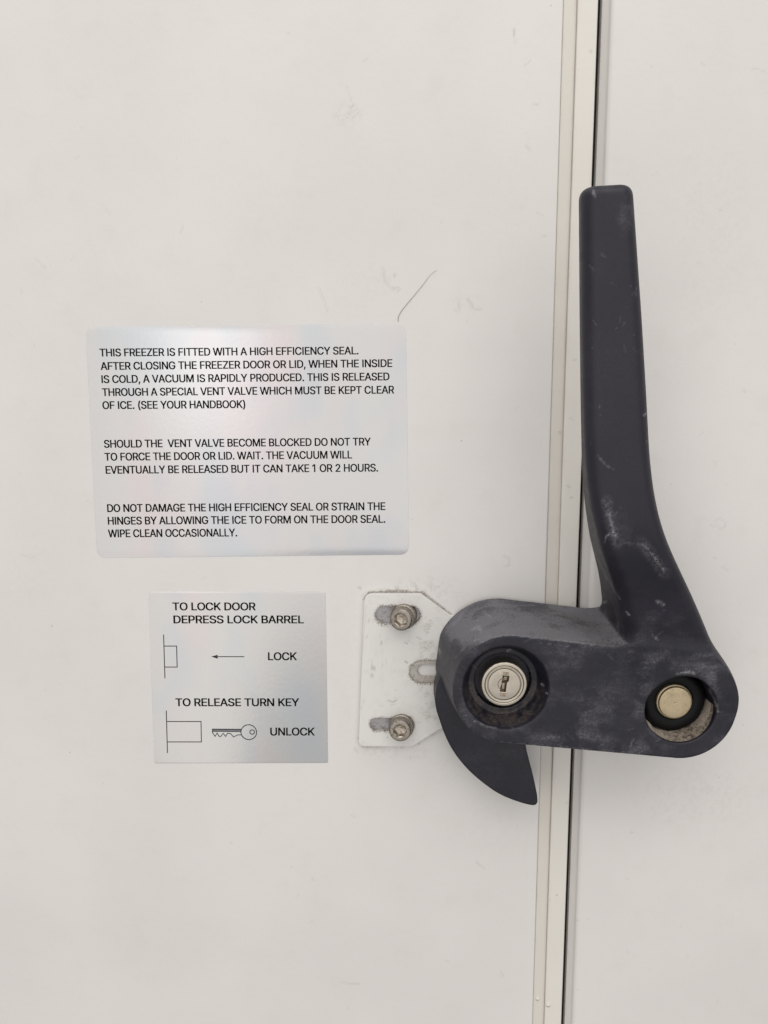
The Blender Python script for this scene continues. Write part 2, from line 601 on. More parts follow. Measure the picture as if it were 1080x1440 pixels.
# outlines of a plain sans-serif capital alphabet (advance, contours) in thousandths of the size
GLYPHS = {
    ' ': (188, []),
    '(': (273, [[89,207,90,244,94,283,101,324,109,364,119,403,132,441,145,477,160,510,177,539,236,539,219,503,204,466,191,428,179,390,169,351,161,313,156,276,152,241,151,207,152,176,155,145,160,115,167,83,177,50,188,16,202,-19,218,-57,236,-96,177,-96,160,-66,145,-36,132,-6,121,24,111,55,103,85,97,116,93,146,90,176]]),
    ')': (273, [[37,-96,56,-56,72,-18,86,18,97,52,106,85,113,116,118,147,121,177,122,207,121,241,117,276,112,313,104,351,94,390,82,428,69,466,54,503,37,539,97,539,113,510,128,477,142,441,154,403,164,364,173,323,179,283,183,244,184,207,183,176,180,145,176,115,170,84,161,53,152,23,140,-7,127,-37,113,-67,97,-96]]),
    ',': (188, [[38,-119,68,71,137,71,84,-119]]),
    '.': (188, [[95,-4,83,-3,73,1,63,9,55,18,51,29,50,41,51,53,55,64,63,73,73,81,83,85,95,87,107,85,118,81,128,73,135,64,140,53,141,41,140,29,135,18,128,9,118,1,107,-3]]),
    '1': (380, [[236,509,236,0,172,0,172,448,169,448,46,358,46,427,158,509]]),
    '2': (453, [[64,0,64,47,234,229,282,282,294,298,303,312,311,327,316,341,319,356,320,371,319,389,315,405,308,419,298,431,287,441,273,449,258,455,241,458,224,460,205,458,188,454,172,447,159,438,148,427,139,413,132,398,128,381,127,362,66,362,68,391,75,418,86,442,102,464,121,482,143,496,168,507,196,513,225,516,254,513,281,507,306,497,328,482,346,465,361,445,372,423,379,398,381,372,380,354,377,336,371,318,363,299,351,280,336,259,317,235,294,209,267,180,153,60,153,57,389,57,389,0]]),
    'A': (480, [[16,0,201,509,276,509,463,0,395,0,287,302,264,372,232,478,245,478,213,371,191,302,85,0],[110,142,110,199,370,199,370,142]]),
    'B': (456, [[60,0,60,509,241,509,274,507,304,501,329,491,350,477,367,461,381,442,390,421,396,398,398,374,397,353,393,336,387,320,378,307,368,295,356,286,343,278,329,272,315,267,315,262,331,260,347,254,363,245,378,234,391,220,402,203,411,184,416,161,418,136,416,111,410,88,400,67,386,48,368,31,344,18,317,8,284,2,247,0],[125,57,245,57,281,60,309,67,330,80,344,96,353,115,355,137,354,153,350,169,342,184,333,197,320,209,306,218,289,225,269,229,248,231,125,231],[125,285,238,285,256,287,273,290,288,296,302,304,314,314,323,326,330,340,335,355,336,372,333,393,326,412,313,429,294,442,270,449,240,452,125,452]]),
    'C': (510, [[267,-7,225,-3,186,7,150,25,119,49,92,79,70,115,53,157,44,203,40,254,44,305,53,352,70,393,92,429,119,459,150,484,186,501,225,512,267,516,293,514,317,511,340,504,362,496,383,485,402,471,419,456,435,438,448,418,459,397,467,373,473,348,408,348,404,365,397,380,389,395,380,407,369,418,357,428,344,437,330,444,315,449,300,453,284,455,267,456,237,453,209,445,184,432,161,414,141,391,125,364,113,332,106,295,103,254,106,213,113,177,125,145,141,117,161,94,184,76,210,63,237,56,267,53,284,54,300,56,315,60,330,65,344,72,357,81,369,90,380,102,389,114,397,128,404,144,408,160,473,160,467,135,459,112,448,91,435,71,420,53,402,38,383,24,363,13,341,5,317,-2,293,-6]]),
    'D': (502, [[219,0,96,0,96,57,215,57,254,60,288,68,318,81,343,99,363,122,379,149,390,181,397,216,399,255,397,294,390,329,379,361,364,388,344,410,320,428,291,441,258,449,221,452,93,452,93,509,225,509,273,505,315,495,353,478,385,455,412,426,433,391,449,351,458,306,462,255,458,205,449,159,433,119,411,83,384,54,351,31,312,14,268,3],[125,509,125,0,60,0,60,509]]),
    'E': (419, [[60,0,60,509,372,509,372,452,125,452,125,286,355,286,355,229,125,229,125,57,375,57,375,0]]),
    'F': (410, [[60,0,60,509,369,509,369,452,125,452,125,278,346,278,346,221,125,221,125,0]]),
    'G': (520, [[269,-7,225,-3,185,7,149,25,118,49,91,79,69,116,53,157,43,203,40,254,43,305,53,352,69,393,91,429,117,459,149,484,184,501,223,512,265,516,291,514,316,510,340,504,363,494,384,483,403,469,421,453,436,436,449,416,460,395,468,373,474,349,408,349,402,365,395,379,387,393,378,406,368,417,356,427,344,436,330,443,315,448,300,453,283,455,265,456,236,453,209,445,183,432,160,414,141,392,125,364,113,332,106,295,103,254,106,213,113,177,125,145,141,117,161,95,184,76,210,63,238,56,269,53,296,55,322,61,345,71,365,85,382,102,396,123,407,147,413,173,415,202,434,199,283,199,283,256,478,256,478,200,475,160,466,124,451,91,431,62,406,38,377,19,344,5,308,-4]]),
    'H': (517, [[60,0,60,509,125,509,125,289,392,289,392,509,457,509,457,0,392,0,392,232,125,232,125,0]]),
    'I': (190, [[62,0,62,509,127,509,127,0]]),
    'K': (467, [[104,145,104,216,139,261,174,303,212,344,364,509,448,509,231,276,228,276],[60,0,60,509,125,509,125,334,124,225,125,193,125,0],[372,0,188,259,228,309,449,0]]),
    'L': (393, [[60,0,60,509,125,509,125,57,361,57,361,0]]),
    'M': (628, [[60,0,60,509,152,509,277,187,287,159,299,123,311,84,322,49,307,49,318,83,330,121,342,158,352,187,476,509,568,509,568,0,504,0,504,291,504,327,505,369,506,413,507,457,513,457,498,409,482,363,467,322,456,291,342,0,286,0,170,291,159,321,145,361,129,408,112,457,119,457,120,416,121,372,122,328,122,291,122,0]]),
    'N': (523, [[60,0,60,509,136,509,343,183,363,151,388,107,414,55,405,54,401,108,399,157,399,195,399,509,463,509,463,0,387,0,202,290,177,331,148,381,108,452,119,454,122,384,124,328,125,291,125,0]]),
    'O': (533, [[267,-7,225,-3,186,7,150,25,119,49,92,79,70,115,53,157,44,203,40,254,44,305,53,352,70,393,92,429,119,459,150,484,186,501,225,512,267,516,309,512,348,501,384,484,415,459,442,429,464,393,480,352,490,305,493,254,490,203,480,157,464,115,442,79,415,49,384,25,348,7,309,-3],[267,53,296,55,324,63,349,76,372,94,392,116,408,144,420,176,428,213,430,254,428,295,420,332,408,365,392,392,372,415,349,433,324,446,296,453,267,456,237,453,210,445,184,433,161,415,142,392,125,364,113,332,106,295,103,254,106,213,113,176,125,144,142,117,161,94,184,76,210,63,237,55]]),
    'P': (445, [[60,0,60,509,235,509,272,506,305,499,332,487,356,471,375,452,390,430,400,404,407,377,409,348,407,318,400,291,390,265,375,243,356,223,332,207,305,195,272,188,235,186,109,186,109,242,233,242,257,244,279,248,297,256,312,266,324,279,333,294,339,310,343,328,344,348,343,367,339,385,333,402,324,416,312,428,297,439,279,446,257,451,232,452,125,452,125,0]]),
    'R': (449, [[60,0,60,509,236,509,273,506,305,500,333,489,356,473,376,455,390,433,401,408,407,381,409,352,407,323,401,296,390,271,376,250,356,232,333,217,305,206,273,200,236,198,96,198,96,255,234,255,258,256,280,260,298,267,313,276,325,287,334,300,340,316,344,333,345,352,344,371,340,389,334,405,325,419,313,430,298,440,279,446,258,451,233,452,125,452,125,0],[353,0,230,229,303,229,428,0]]),
    'S': (447, [[224,-9,188,-7,156,-1,128,9,102,23,81,40,64,60,51,83,42,109,38,137,104,137,108,118,114,102,123,88,136,76,150,66,166,59,185,53,204,50,224,49,246,50,267,54,286,60,303,69,317,79,329,92,338,106,344,122,346,139,344,154,340,168,332,179,322,189,310,197,296,205,280,211,263,217,245,222,184,239,145,253,112,269,86,289,67,313,56,341,52,372,54,400,62,425,75,448,92,468,113,484,138,498,165,508,195,514,227,516,259,514,289,508,316,498,340,484,360,468,377,449,390,427,398,403,401,378,337,378,332,402,320,421,302,437,280,449,254,456,225,459,204,457,185,454,167,448,152,440,139,430,129,418,121,405,117,391,115,376,117,359,122,345,131,334,142,324,155,315,169,308,184,302,198,297,212,293,264,279,312,264,328,256,344,248,359,238,372,226,384,213,395,198,402,180,407,161,408,139,406,112,399,87,386,64,370,43,349,25,323,11,294,0,261,-7]]),
    'T': (449, [[32,452,32,509,417,509,417,452,257,452,257,0,193,0,193,452]]),
    'U': (517, [[259,-8,220,-6,186,2,154,15,126,33,103,55,85,80,71,108,63,140,60,173,60,509,124,509,124,178,126,155,132,133,141,113,153,95,169,80,187,68,208,59,232,53,259,52,285,53,309,59,331,68,349,80,364,95,377,113,385,133,391,155,393,178,393,509,457,509,457,173,454,140,446,108,433,80,414,55,391,33,363,15,332,2,297,-6]]),
    'V': (480, [[204,0,16,509,84,509,192,206,215,137,248,31,235,31,267,138,290,206,395,509,463,509,278,0]]),
    'W': (686, [[155,0,16,509,82,509,163,196,175,145,187,94,197,40,189,40,200,94,211,145,224,196,306,509,380,509,462,196,474,145,486,94,497,40,488,40,499,94,510,145,523,196,603,509,670,509,530,0,455,0,368,323,351,391,336,475,350,475,335,395,318,323,230,0]]),
    'Y': (472, [[203,0,203,208,16,509,91,509,192,344,222,292,231,274,240,254,250,230,224,230,233,254,242,275,251,293,280,344,381,509,455,509,268,208,268,0]]),
    'Z': (438, [[42,0,42,46,273,385,306,431,341,476,348,454,285,452,223,452,40,452,40,509,397,509,397,462,169,129,134,81,97,33,90,54,152,57,214,57,399,57,399,0]]),
}

# ================================================================== freezer panels either side of the seam
def axis_coords(lo, hi, step, far_lo, far_hi):
    inner = np.arange(lo, hi + step * 0.5, step)
    a = np.linspace(far_lo, lo, 14)[:-1]
    b = np.linspace(hi, far_hi, 14)[1:]
    return np.concatenate([a, inner, b])


V_AX = axis_coords(-860, 640, 2.4, -4200, 4000)


def arc(cx, cy, r, a0, a1, n=6):
    return [(cx + r * math.cos(math.radians(a0 + (a1 - a0) * i / n)), cy + r * math.sin(math.radians(a0 + (a1 - a0) * i / n))) for i in range(n + 1)]


def extrude_profile(name, prof, vax, sharp=35):
    prof = np.array(prof, float)
    nu, nv = len(prof), len(vax)
    U = np.repeat(prof[:, 0][:, None], nv, 1)
    H = np.repeat(prof[:, 1][:, None], nv, 1)
    V = np.repeat(vax[None, :], nu, 0)
    verts = np.stack([U.ravel(), V.ravel(), H.ravel()], 1)
    i, j = np.meshgrid(np.arange(nu - 1), np.arange(nv - 1), indexing='ij')
    a = (i * nv + j).ravel()
    q = np.stack([a, a + nv, a + nv + 1, a + 1], 1)
    return mesh_np(name, verts, q, True, sharp), verts


def wear_on_panel(me, verts, scuffs, smudges, seed):
    u, v, h = verts.T
    px, py = proj(u, v, h)
    sc_ = np.zeros(len(u), np.float32)
    for pts, width, strength in scuffs:
        d = seg_dist(px, py, pts)
        t = np.maximum(sc_, 0.6 * strength * (1 - sstep(width * 0.5, width * 1.3, d)))
        sc_ = t
    g = np.zeros(len(u), np.float32)
    for cx, cy, rx, ry, strength in smudges:
        d = np.hypot((px - cx) / rx, (py - cy) / ry)
        m = d < 1.5
        val = strength * (1 - sstep(0.2, 1.15, d[m]))
        nn = fbm(px[m] + seed, py[m], h[m] + seed, 5.0, 4)
        g[m] = np.maximum(g[m], val * sstep(0.44, 0.68, nn))
    return sc_, g


# --- the panel that carries the stickers, with its two cover strips
door = thing('freezer_door', -150, 0, 0, 'off-white painted freezer panel left of the seam, carrying both silver stickers', 'freezer door')
u_in = axis_coords(-660, 226, 2.4, -4000, 226.1)
u_in = u_in[u_in <= 226]
prof = [(x, 0.0) for x in u_in] + [(228.6, 0.0)] + arc(228.6, -2.2, 2.2, 90, 10, 5) + [(231.2, -14)]
me, vv = extrude_profile('panel', prof, V_AX)
scuffs = [
    ([(722, 40), (724, 52), (724, 61)], 1.2, 0.75), ([(178, 0), (181, 13)], 1.2, 0.5),
    ([(748, 148), (758, 146)], 1.0, 0.4), ([(736, 93), (744, 88), (746, 84)], 1.0, 0.35),
    ([(740, 205), (746, 211)], 1.6, 0.4), ([(741, 187), (742, 196)], 1.0, 0.3),
    ([(448, 405), (456, 422), (461, 439)], 1.2, 0.3), ([(50, 364), (64, 376)], 1.2, 0.35),
    ([(538, 376), (541, 386), (541, 396), (548, 403), (556, 408)], 1.5, 0.34),
    ([(556, 404), (562, 406), (559, 411)], 1.4, 0.4), ([(554, 387), (555, 388)], 1.5, 0.7),
    ([(657, 421), (664, 428), (666, 434), (676, 435)], 1.6, 0.4), ([(645, 425), (646, 436)], 1.4, 0.35),
    ([(640, 436), (642, 437)], 1.4, 0.4), ([(760, 330), (767, 332)], 1.0, 0.4),
    ([(708, 782), (715, 784), (716, 795), (709, 797)], 1.3, 0.35), ([(755, 300), (764, 303)], 1.0, 0.3),
    ([(670, 1212), (682, 1222)], 1.4, 0.4), ([(480, 1382), (505, 1384)], 1.1, 0.4),
    ([(704, 1365), (708, 1374)], 1.1, 0.4), ([(439, 1234), (441, 1238)], 1.0, 0.4),
    ([(487, 120), (497, 150)], 1.2, 0.2), ([(30, 780), (44, 784)], 1.4, 0.25),
    ([(508, 838), (516, 832), (530, 829), (548, 828)], 1.0, 0.35),
    ([(505, 826), (507, 828)], 1.6, 0.8), ([(585, 828), (587, 829)], 1.7, 0.85), ([(557, 827), (560, 828)], 1.8, 0.7),
    ([(583, 822), (588, 829)], 1.2, 0.5), ([(498, 1052), (503, 1058)], 1.2, 0.45),
]
for k in range(46):      # stray nicks scattered over the door skin
    x, y = random.uniform(10, 750), random.uniform(10, 1430)
    a, l = random.uniform(0, 6.28), random.uniform(1, 9)
    scuffs.append(([(x, y), (x + l * math.cos(a), y + l * math.sin(a))], random.uniform(0.8, 1.2), random.uniform(0.12, 0.38)))
smudges = [
    (560, 940, 110, 150, 0.08), (600, 830, 70, 26, 0.2), (560, 1058, 60, 16, 0.2), (545, 395, 26, 26, 0.10),
    (655, 428, 30, 22, 0.10), (488, 158, 26, 22, 0.25), (690, 1160, 90, 60, 0.05), (745, 640, 30, 220, 0.03),
    (40, 800, 50, 70, 0.05), (120, 380, 90, 60, 0.04), (640, 1080, 60, 50, 0.06), (360, 300, 120, 90, 0.025), (500, 400, 60, 60, 0.05),
    (250, 1330, 200, 60, 0.02), (720, 300, 50, 160, 0.03),
]
s_, g_ = wear_on_panel(me, vv, scuffs, smudges, 3.0)
# the dark line of dirt round the edge of the plate is on the panel too
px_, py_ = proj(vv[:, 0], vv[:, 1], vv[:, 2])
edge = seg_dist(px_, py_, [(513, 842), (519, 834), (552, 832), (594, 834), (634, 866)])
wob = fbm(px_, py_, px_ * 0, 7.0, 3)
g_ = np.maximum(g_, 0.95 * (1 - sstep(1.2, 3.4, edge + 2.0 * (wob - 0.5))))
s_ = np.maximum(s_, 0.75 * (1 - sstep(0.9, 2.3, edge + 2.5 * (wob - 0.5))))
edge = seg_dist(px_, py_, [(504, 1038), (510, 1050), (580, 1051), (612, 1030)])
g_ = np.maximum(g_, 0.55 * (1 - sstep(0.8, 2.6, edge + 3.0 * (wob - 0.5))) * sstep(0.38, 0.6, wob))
set_attr(me, 'scuff', s_); set_attr(me, 'grime', g_)
link('panel', me, M_panel, door)


def strip(prof, mat, name, parent, marks, base_grime):
    m_, v_ = extrude_profile(name, prof, V_AX)
    a_, b_ = wear_on_panel(m_, v_, marks, [], 1.0)
    nn = fbm(v_[:, 0], v_[:, 1], v_[:, 2], 26.0, 4)
    # dirt that has settled along the two edges of the strip
    pu = np.array(prof)[:, 0]
    lo, hi = pu.min(), pu.max()
    e = np.minimum(v_[:, 0] - lo, hi - v_[:, 0])
    b_ = np.maximum(b_, base_grime * (1 - sstep(0.5, 4.5, e)) * sstep(0.35, 0.75, nn))
    set_attr(m_, 'scuff', a_); set_attr(m_, 'grime', b_)
    return link(name, m_, mat, parent)


inner = [231.4 + 2.0 * i for i in range(1, 8)]
prof1 = [(231.4, -16)] + [(231.4, -7)] + arc(232.5, -4.5, 1.1, 180, 90, 4) + [(x + 1.5, -3.4) for x in inner] + arc(248.1, -4.2, 0.8, 90, 0, 3) + [(248.9, -9)]
marks = [([(787, 608), (788, 609)], 1.7, 0.8)]
strip(prof1, M_trim, 'cover_strip', door, marks, 0.10)
prof2 = [(249.0, -9), (249.0, -1.6)] + arc(250.3, -0.1, 1.3, 180, 90, 4) + [(252.5 + 2.0 * i, 1.2) for i in range(1, 10)] + arc(273.2, -0.8, 2.0, 90, 0, 5) + [(275.2, -20), (275.2, -70)]
marks = [([(798, 682), (801, 685)], 1.5, 0.5), ([(803, 699), (804, 700)], 1.6, 0.85), ([(802, 588), (806, 590)], 1.3, 0.45),
         ([(830, 72), (832, 73)], 1.5, 0.75), ([(806, 506), (811, 505)], 1.2, 0.5), ([(773, 1265), (774, 1268)], 1.4, 0.4),
         ([(796, 1128), (798, 1130)], 1.4, 0.5), ([(805, 851), (806, 848)], 1.3, 0.5)]
strip(prof2, M_trim_white, 'edge_strip', door, marks, 0.08)
# two dried drips of paint low on the strips
for (dx_, dy_, hh, r_) in ((756, 1404, -3.4, 3.4), (771, 1413, 1.2, 3.6)):
    u0, v0 = uv(dx_, dy_, hh)
    pr = [(r_ * math.cos(a) * 1.0, hh - 0.2 + 2.6 * math.sin(a)) for a in np.linspace(0, math.pi / 2, 6)]
    m_ = lathe('paint_drip', pr, u0, v0, 20, sharp=80)
    dv = np.array([v_.co.z / S - v0 for v_ in m_.vertices])
    set_attr(m_, 'scuff', 1.2 * (dv < -1.0)); set_attr(m_, 'grime', np.zeros(len(m_.vertices)))  # the scuff colour only darkens the lower half of each drip
    link('paint_drip', m_, M_trim_white, door)

# --- the panel on the other side, with a black gasket in the seam
cab = thing('freezer_side_panel', 420, 0, 0, 'smooth off-white freezer panel right of the seam, behind the tall lever', 'freezer panel')
cab['kind'] = 'thing'
u_in = axis_coords(304, 700, 2.6, 303.9, 4000)
u_in = u_in[u_in >= 304]
H2 = 7.0
prof = [(282.4, -70), (282.4, -9.5)] + arc(283.4, -8.4, 1.0, 180, 120, 3) + [(285.2, -5.2), (288.0, -1.6), (290.6, 1.4)] + arc(298.5, -3.0, 10.0, 140, 90, 7) + [(x, H2) for x in u_in]
me, vv = extrude_profile('side_panel', prof, V_AX, 50)
scuffs = [([(1006, 731), (1012, 729), (1020, 733), (1020, 741), (1012, 744), (1007, 738)], 1.2, 0.32), ([(1003, 783), (1006, 786)], 1.2, 0.4),
          ([(1016, 797), (1024, 803)], 1.2, 0.3), ([(1046, 549), (1049, 553)], 1.0, 0.4), ([(983, 614), (990, 606)], 1.0, 0.25),
          ([(1010, 294), (1015, 297)], 1.0, 0.5), ([(1058, 97), (1070, 98), (1079, 102)], 1.2, 0.3), ([(987, 87), (990, 91)], 1.1, 0.4),
          ([(887, 1170), (889, 1171)], 1.2, 0.5), ([(812, 1294), (813, 1295)], 1.2, 0.5), ([(811, 1391), (816, 1393)], 1.2, 0.3),
          ([(826, 1291), (827, 1294)], 1.2, 0.3), ([(915, 92), (917, 94)], 1.0, 0.3), ([(1002, 648), (1008, 650), (1006, 656)], 1.0, 0.2)]
for k in range(22):
    x, y = random.uniform(870, 1075), random.uniform(10, 1430)
    a, l = random.uniform(0, 6.28), random.uniform(1, 7)
    scuffs.append(([(x, y), (x + l * math.cos(a), y + l * math.sin(a))], random.uniform(0.8, 1.1), random.uniform(0.1, 0.3)))
s_, g_ = wear_on_panel(me, vv, scuffs, [(980, 1120, 120, 60, 0.10), (1000, 330, 80, 200, 0.06)], 9.0)
nn = fbm(vv[:, 0], vv[:, 1], vv[:, 2], 30.0, 4)
lowe = (1 - sstep(282.2, 285.0, vv[:, 0])) * sstep(0.3, 0.7, nn) * 0.2
g_ = np.maximum(g_, lowe)
set_attr(me, 'scuff', s_); set_attr(me, 'grime', g_)
link('side_panel', me, M_cabinet, cab)
prof = [(274.9, -68), (274.9, -19), (282.8, -19), (282.8, -68)]
me, _ = extrude_profile('gasket', prof, np.linspace(-4200, 4000, 8))
link('gasket', me, M_gasket, cab)

# ================================================================== slotted mounting plate
PH0, PH1 = 0.1, 7.0


def img(pts, h):
    return [uv(x, y, h) for x, y in pts]


plate = thing('mounting_plate', *uv(560, 945, 0), 0, 'white painted slotted steel plate bolted to the panel, left of the black handle', 'mounting plate')
outline = round_poly(img([(512.5, 835), (592, 835), (634, 866), (700, 866), (700, 1000), (618, 1026), (580, 1050), (504, 1050)], PH1),
                     [13, 3, 3, 2, 2, 4, 4, 10])
(t0, tv), (t1, _) = uv(528, 865, PH1), uv(591, 865, PH1)
slot_top = stadium(t0, t1, tv, 13.2, rot=math.radians(-1))
(b0, bv), (b1, _) = uv(520.5, 1019, PH1), uv(582.5, 1019, PH1)
slot_bot = stadium(b0, b1, bv, 9.6)
(m0, mv), (m1, _) = uv(576, 945, PH1), uv(650, 945, PH1)
slot_mid = stadium(m0, m1, mv, 17.0)

me = outline_mesh('plate', [outline, slot_top, slot_bot, slot_mid], PH0, PH1, 0.9, 3)
bm = bmesh.new(); bm.from_mesh(me)
bmesh.ops.triangulate(bm, faces=bm.faces)
for _ in range(6):       # small facets so the grime map has somewhere to live
    es = [e for e in bm.edges if e.calc_length() > 2.6 * S]
    if not es or len(bm.verts) > 60000: break
    bmesh.ops.subdivide_edges(bm, edges=es, cuts=1, use_grid_fill=False)
    bmesh.ops.triangulate(bm, faces=[f for f in bm.faces if len(f.verts) > 3])
bm.to_mesh(me); bm.free()
for p in me.polygons: p.use_smooth = True
me.set_sharp_from_angle(angle=math.radians(28))
co = np.empty(len(me.vertices) * 3, np.float32); me.vertices.foreach_get('co', co); co = co.reshape(-1, 3) / S
px_, py_ = proj(co[:, 0], co[:, 2], -co[:, 1])
nn = fbm(px_, py_, px_ * 0, 8.0, 4)
g = 0.10 * sstep(0.5, 0.75, nn)
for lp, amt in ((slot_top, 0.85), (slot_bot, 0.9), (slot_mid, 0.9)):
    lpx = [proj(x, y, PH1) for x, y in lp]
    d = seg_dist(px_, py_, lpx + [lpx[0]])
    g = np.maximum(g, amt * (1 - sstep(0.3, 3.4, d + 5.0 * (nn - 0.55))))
d = seg_dist(px_, py_, [(606, 880), (600, 940), (606, 1010)])
g = np.maximum(g, 0.35 * (1 - sstep(2, 26, d)) * sstep(0.45, 0.7, nn))
s_ = np.zeros(len(px_), np.float32)
for pts, wd, st in (([(546, 985), (552, 988), (558, 984)], 1.3, 0.5), ([(523, 939), (526, 940)], 2.0, 0.55), ([(522, 950), (524, 951)], 1.6, 0.45),
                    ([(568, 903), (572, 905)], 1.4, 0.6), ([(570, 930), (573, 932)], 1.6, 0.6), ([(596, 910), (600, 912)], 1.4, 0.5),
                    ([(536, 904), (537, 905)], 1.4, 0.5), ([(549, 992), (556, 990)], 1.0, 0.3), ([(586, 896), (592, 899)], 1.2, 0.4),
                    ([(515, 850), (511, 900), (507, 960), (504, 1035)], 0.8, 0.22)):
    s_ = np.maximum(s_, st * (1 - sstep(wd * 0.5, wd * 1.3, seg_dist(px_, py_, pts))))
for k in range(70):
    x, y = random.uniform(508, 606), random.uniform(842, 1046)
    s_ = np.maximum(s_, random.uniform(0.15, 0.55) * (1 - sstep(0.5, random.uniform(1.1, 1.8), np.hypot(px_ - x, py_ - y))))
set_attr(me, 'grime', g); set_attr(me, 'scuff', s_)
link('plate', me, M_plate, plate)
for (x0, x1, yv, r_) in ((t0, t1, tv, 15.2), (b0, b1, bv, 11.6)):
    me = outline_mesh('backing', [stadium(x0 - 2, x1 + 2, yv, r_)], 0.5, 1.6, 0)
    link('backing', me, M_backing, plate)
(s0, sv), (s1, _) = uv(587, 942.5, 4.0), uv(652, 942.5, 4.0)
me = outline_mesh('spacer', [stadium(m0 - 2, m1 + 2, mv, 19.0), stadium(s0, s1, sv, 9.2)], 0.6, 4.2, 0.4)
link('spacer', me, M_spacer, plate)
me = outline_mesh('backing', [stadium(s0 - 3, s1 + 3, sv, 12.0)], 0.15, 0.5, 0)
set_attr(me, 'grime', np.zeros(len(me.vertices))); set_attr(me, 'scuff', np.zeros(len(me.vertices)))
link('backing', me, M_panel, plate)


def hexagon(r, rot):
    return [(r * math.cos(math.radians(60 * i) + rot), r * math.sin(math.radians(60 * i) + rot)) for i in range(6)]


def make_bolt(px, py, tilt_u, tilt_v, rot):
    """socket cap screw: collar, knurled head, rounded rim and a hexagon socket"""
    u0, v0 = uv(px, py, PH1)
    knurl = lambda th, h: 1 + 0.018 * np.sign(np.sin(th * 30)) * (1.0 if PH1 + 7.2 < h < PH1 + 19 else 0.0)
    top = PH1 + 22.5
    prof_ = [(18.2, PH1 - 6), (18.2, PH1 + 4.6), (17.3, PH1 + 5.8), (16.0, PH1 + 6.2), (16.0, PH1 + 7.4), (16.0, PH1 + 18.8),
             (15.6, PH1 + 20.8), (14.6, PH1 + 22.0), (13.2, top), (9.9, top), (9.4, top - 0.5)]
    m_ = lathe('bolt', prof_, u0, v0, 120, (tilt_u, tilt_v), PH1 + 2, knurl, 40)
    b = link('bolt', m_, M_bolt, plate)
    # hexagon socket, walls from the round mouth down to the bottom
    n = 60
    th = np.linspace(0, 2 * np.pi, n, endpoint=False)
    hexr = 9.3 * math.cos(math.pi / 6) / np.cos(((th - rot) % (math.pi / 3)) - math.pi / 6)
    rings = [(np.full(n, 9.6), top - 0.3), (hexr, top - 1.2), (hexr, top - 12.5), (np.full(n, 5.0), top - 13.2), (np.full(n, 0.05), top - 15.0)]
    V = []
    for r_, h_ in rings:
        V.append(np.stack([r_ * np.cos(th), r_ * np.sin(th), np.full(n, h_)], 1))
    V = np.concatenate(V)
    hh = V[:, 2] - (PH1 + 2)
    x = V[:, 0] * math.cos(tilt_u) + hh * math.sin(tilt_u); z = -V[:, 0] * math.sin(tilt_u) + hh * math.cos(tilt_u)
    y = V[:, 1] * math.cos(tilt_v) + z * math.sin(tilt_v); z = -V[:, 1] * math.sin(tilt_v) + z * math.cos(tilt_v)
    V = np.stack([x + u0, y + v0, z + PH1 + 2], 1)
    q = [(i * n + j, i * n + (j + 1) % n, (i + 1) * n + (j + 1) % n, (i + 1) * n + j) for i in range(len(rings) - 1) for j in range(n)]
    link('hex_socket', mesh_np('hex_socket', V, q, True, 25), M_socket, b)


make_bolt(567.5, 866.5, math.radians(-13), math.radians(2), 0.35)
make_bolt(564.5, 1020.5, math.radians(-8), math.radians(4), 0.15)

# ================================================================== the handle, moulded in one piece
STEP = 1.5
HU, HV, HW = np.arange(50, 500, STEP, dtype=np.float32), np.arange(-345, 418, STEP, dtype=np.float32), np.arange(2, 200, STEP, dtype=np.float32)


def smin(a, b, k):
    h = np.clip(0.5 + 0.5 * (b - a) / k, 0, 1)
    return b + (a - b) * h - k * h * (1 - h)


def smax(a, b, k):
    return -smin(-a, -b, k)


WF = 132.0                                           # front of the thick lower body
LC = uv(716, 970, WF); PC = uv(961, 995, WF)
kf = (uv(640, 970, WF)[0] - uv(540, 970, WF)[0]) / 100.0
R1, R2 = 79.5 * kf, 76.5 * kf
U3, V3, W3 = HU[:, None, None], HV[None, :, None], HW[None, None, :]

# 2D distance to the capsule round both bores
ax, ay = PC[0] - LC[0], PC[1] - LC[1]
L_ = math.hypot(ax, ay); ex, ey = ax / L_, ay / L_
xx = (HU[:, None] - LC[0]) * ex + (HV[None, :] - LC[1]) * ey
yy = np.abs(-(HU[:, None] - LC[0]) * ey + (HV[None, :] - LC[1]) * ex)
b_ = (R1 - R2) / L_; a_ = math.sqrt(1 - b_ * b_)
k_ = -xx * b_ * 1.0 + 0  # orthogonal test below
kk = yy * (-b_) + xx * a_ * 0 + 0
t_ = xx * a_ - yy * b_ * 0
cap2 = np.where(xx * a_ + yy * (-b_) < 0, np.hypot(xx, yy) - R1,
                np.where(xx * a_ + yy * (-b_) > a_ * L_, np.hypot(xx - L_, yy) - R2, yy * a_ + xx * b_ - R1))
cap2 = cap2.astype(np.float32)
side = cap2[:, :, None] - 16.5 * (1 - W3 / WF)
body = smax(side, W3 - WF, 2.5)
(ca0, cb0), (ca1, cb1) = uv(609, 962, 10), uv(621.5, 874, 10)
cut_u = ca0 + np.clip((V3 - cb0) / (cb1 - cb0), 0, 1.6) * (ca1 - ca0) + (W3 - 10) * 0.04
body = smax(body, cut_u - U3, 2.0)
body = smax(body, 6.0 - W3, 2.0)

